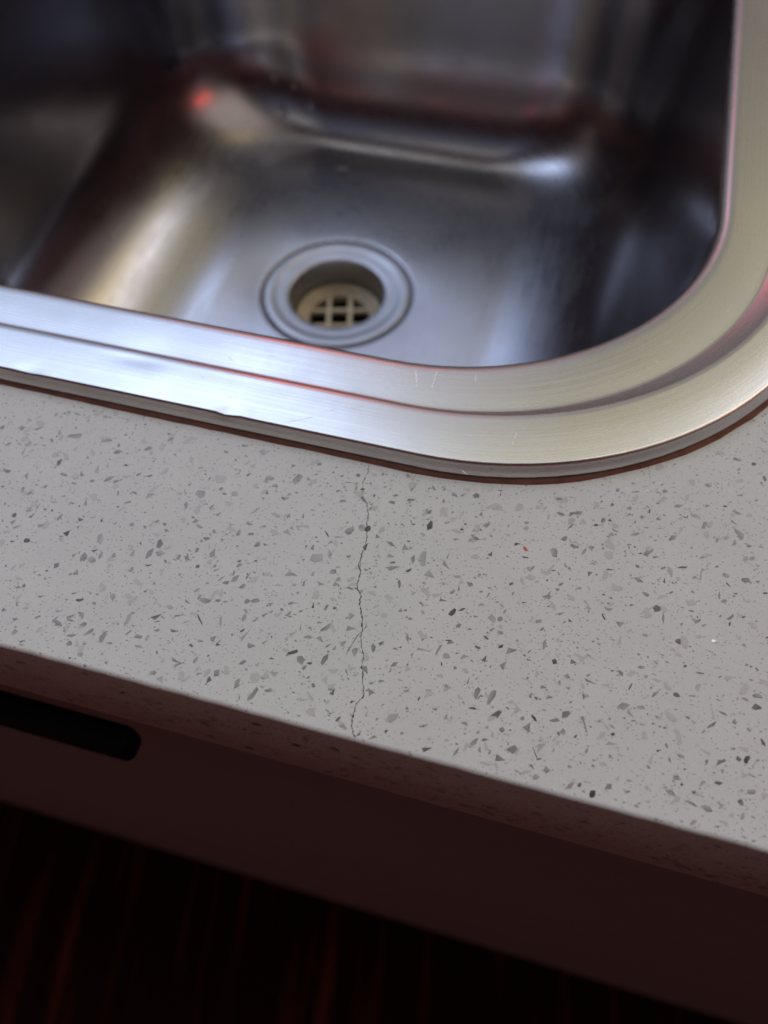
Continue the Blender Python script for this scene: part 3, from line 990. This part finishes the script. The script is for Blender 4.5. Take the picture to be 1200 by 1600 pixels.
1988,120,11,3,1,-7,5,1975,79,10,3,1,-8,4,2032,96,5,-1,-1,-4,7,1825,54,10,3,1,-8,5,1789,26,7,7,5,-6,9,
1872,54,8,3,1,-3,5,1756,41,5,1,1,-5,7,1761,129,3,9,3,-1,5,1821,132,7,-5,-2,-3,4,1784,111,7,2,0,-3,5,
1873,83,9,0,0,-3,3,2051,124,6,8,3,-2,3,1994,40,3,3,1,-2,8,2093,30,7,4,2,-4,5,2149,68,4,9,5,-1,3,
2035,24,8,9,5,-4,3,1920,243,6,2,0,-4,5,1783,216,8,2,1,-4,4,1866,15,3,4,3,-1,6,1974,213,3,1,0,-2,8,
1903,265,3,-2,-1,-2,9,1930,265,6,1,1,-6,3,2121,232,7,2,0,-4,4,2080,417,5,4,1,-2,8,2029,415,11,0,-1,-3,5,
2007,20,8,-1,-1,-2,4,1917,130,6,-2,-1,-3,5,2160,468,5,1,0,-3,8,1876,391,9,2,0,-4,5,1800,361,7,3,1,-4,6,
'''.replace('\n', '').strip(',').split(',')]
taken = set()
S4 = 1e-4
for i in range(0, len(CH), 7):
    x, y, ux, uy, vx, vy, d = CH[i:i + 7]
    cols = None
    mat = 1
    if d == 10:
        d = 9
    k = 1.1
    add_chip(x * S4, y * S4, ux * S4 * k, uy * S4 * k, vx * S4 * k, vy * S4 * k, d)
    taken.add((int(x * S4 // 0.004), int(y * S4 // 0.004)))


def rand_chip(x, y, plane='top', small=False):
    L = (rc.lognormvariate(-0.2, 0.45) * 0.00125) if not small else rc.uniform(0.00022, 0.0006)
    L = min(L, 0.0022)
    W = L * rc.uniform(0.25, 0.75)
    a = rc.gauss(0.55, 0.75)
    d = rc.choice((1, 2, 3, 3, 4, 4, 5, 5, 5, 6, 6, 7, 8)) if not small else rc.choice((4, 5, 6, 6, 7, 8))
    if d >= 6 and not small:
        L *= 0.55
        W *= 0.55
    if plane != 'top':
        a = rc.gauss(0, 0.25)
        L *= 0.85
        W *= 0.7
        d = min(d + 1, 7)
    add_chip(x, y, L * math.cos(a), L * math.sin(a), -W * math.sin(a), W * math.cos(a), d, 1, plane)


# hand-set field: x -0.03..0.26; everywhere else the same flakes at the same density
N = 0
for k in range(6000):
    x, y = rc.uniform(-0.30, 0.55), rc.uniform(0.004, 0.14)
    if in_sink(x, y):
        continue
    key = (int(x // 0.004), int(y // 0.004))
    near = any((key[0] + i, key[1] + j) in taken for i in (0,) for j in (0,))
    infield = -0.035 < x < 0.245 and y < 0.13
    small = rc.random() < 0.38
    if infield and not small and (near or rc.random() < 0.68):
        continue
    rand_chip(x, y, 'top', small)
for k in range(1100):
    x, y = rc.uniform(-0.10, 0.30), rc.uniform(0.003, 0.14)
    if not in_sink(x, y):
        L = rc.uniform(0.0006, 0.0019)
        a = rc.uniform(0, math.pi)
        w_ = L * rc.uniform(0.3, 0.8)
        add_chip(x, y, L * math.cos(a), L * math.sin(a), -w_ * math.sin(a), w_ * math.cos(a), 0, 1)
for k in range(3200):
    rand_chip(rc.uniform(-0.20, 0.45), -0.0028 - rc.random() ** 0.8 * (TH - 0.009), 'front', rc.random() < 0.5)


# special flakes: mirror-like pieces and one red one
def glint(x, y, r, asp, c, ang, m_=2):
    add_chip(x, y, r * math.cos(ang), r * math.sin(ang), -r * asp * math.sin(ang), r * asp * math.cos(ang), 9, m_, 'top', ((*c, 1), (*c, 1)))


GL = [(0.2061, 0.05194, 0.001099, 0.5, (0.75, 0.8, 0.8), 0.3), (0.17898, 0.00284, 0.000687, 0.8, (0.75, 0.62, 0.6), 0.8), (0.12194, 0.06741, 0.000549, 0.5, (0.8, 0.8, 0.78), 1.0), (0.10532, 0.04915, 0.000824, 0.35, (0.7, 0.66, 0.6), 1.6), (0.14332, 0.00144, 0.000549, 0.7, (0.8, 0.8, 0.8), 0.2), (0.20665, 0.05131, 0.000549, 0.4, (0.05, 0.05, 0.05), 1.2), (0.1615, 0.0154, 0.000343, 0.6, (0.9, 0.9, 0.85), 0), (0.15111, 0.06729, 0.0009, 0.55, (0.75, 0.1, 0.05), -0.6, 1)]
for g_ in GL:
    glint(g_[0], g_[1], g_[2] * (0.75 if len(g_) == 6 else 1.25), *g_[3:])
slab = link_mesh('slab', b, [M_QUARTZ, M_CHIP, M_GLINT], top)

# hairline crack from the rim to the front edge
CK = [(979, 848), (986, 822), (981, 790), (985, 754), (994, 724), (1014, 709), (1029, 673), (1035, 635), (1046, 592), (1053, 560), (1047, 533), (1050, 504), (1060, 477), (1062, 442), (1066, 422), (1081, 405),
      (1085, 378), (1097, 354), (1107, 336), (1116, 299), (1119, 276), (1127, 253), (1139, 233), (1142, 202), (1155, 168), (1165, 140), (1170, 124), (1157, 97), (1159, 61),
      (1161, 38), (1179, 8)]
rk = random.Random(5)
pts = []
for i in range(len(CK) - 1):
    (xa, ya), (xb, yb) = CK[i], CK[i + 1]
    L = math.hypot(xb - xa, yb - ya)
    k = max(2, int(L / 5))
    for j in range(k):
        t = j / k
        g = 0 if j == 0 else 1
        pts.append(((xa + (xb - xa) * t + g * rk.uniform(-2.4, 2.4)) * S4, (ya + (yb - ya) * t + g * rk.uniform(-1.2, 1.2)) * S4))
pts.append((0.1181, ER + 0.0001))
b = bmesh.new()
n = len(pts)
ws = [(0.00010 + 0.00009 * min(1, i / n * 1.8)) * rk.choice((0.35, 0.6, 0.9, 1.0, 1.3, 1.9)) * rk.uniform(0.85, 1.15) for i in range(n)]
sliver(b, pts, ws, 0.000115, TX, TY)
# two short side branches
sliver(b, [(0.1116, 0.0299), (0.1106, 0.0283), (0.1101, 0.0262), (0.1097, 0.0247)], 0.00014, 0.000118, TX, TY)
sliver(b, [(0.1116, 0.0299), (0.1122, 0.0312), (0.1119, 0.0330)], 0.00012, 0.000118, TX, TY)
link_mesh('crack', b, M_CRACK, top)

# ------------------------------------------------------------------ water drops left at the foot of the bowl's far wall
from mathutils.bvhtree import BVHTree
bm_b = bmesh.new()
bm_b.from_mesh(bowl.data)
tree = BVHTree.FromBMesh(bm_b)
bm_b.free()
LBL = ('roundest water drop, nearest the drain, in the cluster by the far bowl wall', 'leftmost water drop of the little cluster at the foot of the far bowl wall',
       'small water drop mid-cluster at the foot of the far bowl wall', 'rightmost water drop of the little cluster at the foot of the far bowl wall',
       'tiny water drop highest on the far bowl wall in the cluster', 'flattened water drop between its neighbours low in the cluster by the far bowl wall')
for i, (x, y, r) in enumerate(((-0.0920, 0.4930, 0.0034), (-0.1000, 0.5040, 0.0022), (-0.0850, 0.5060, 0.0020), (-0.0700, 0.5020, 0.0027), (-0.0880, 0.5110, 0.0018), (-0.0790, 0.4985, 0.0022))):
    hit, nrm, _, _ = tree.ray_cast(Vector((x - SX, y - SY, -0.02)), Vector((0, 0, -1)))
    if nrm.z < 0:
        nrm = -nrm
    b = bmesh.new()
    r *= 1.25
    prof = [(r, -r * 0.1), (r * 0.98, r * 0.10), (r * 0.88, r * 0.28), (r * 0.64, r * 0.44), (r * 0.32, r * 0.53), (r * 0.02, r * 0.56)]
    lathe_bm(b, prof, 20)
    o = link_mesh('water_drop', b, M_WATER, None, True, hit + sink.location)
    o.rotation_euler = nrm.to_track_quat('Z', 'Y').to_euler()
    o['label'] = LBL[i]
    o['category'] = 'water drop'
    o['group'] = 'water drops left in the sink bowl'
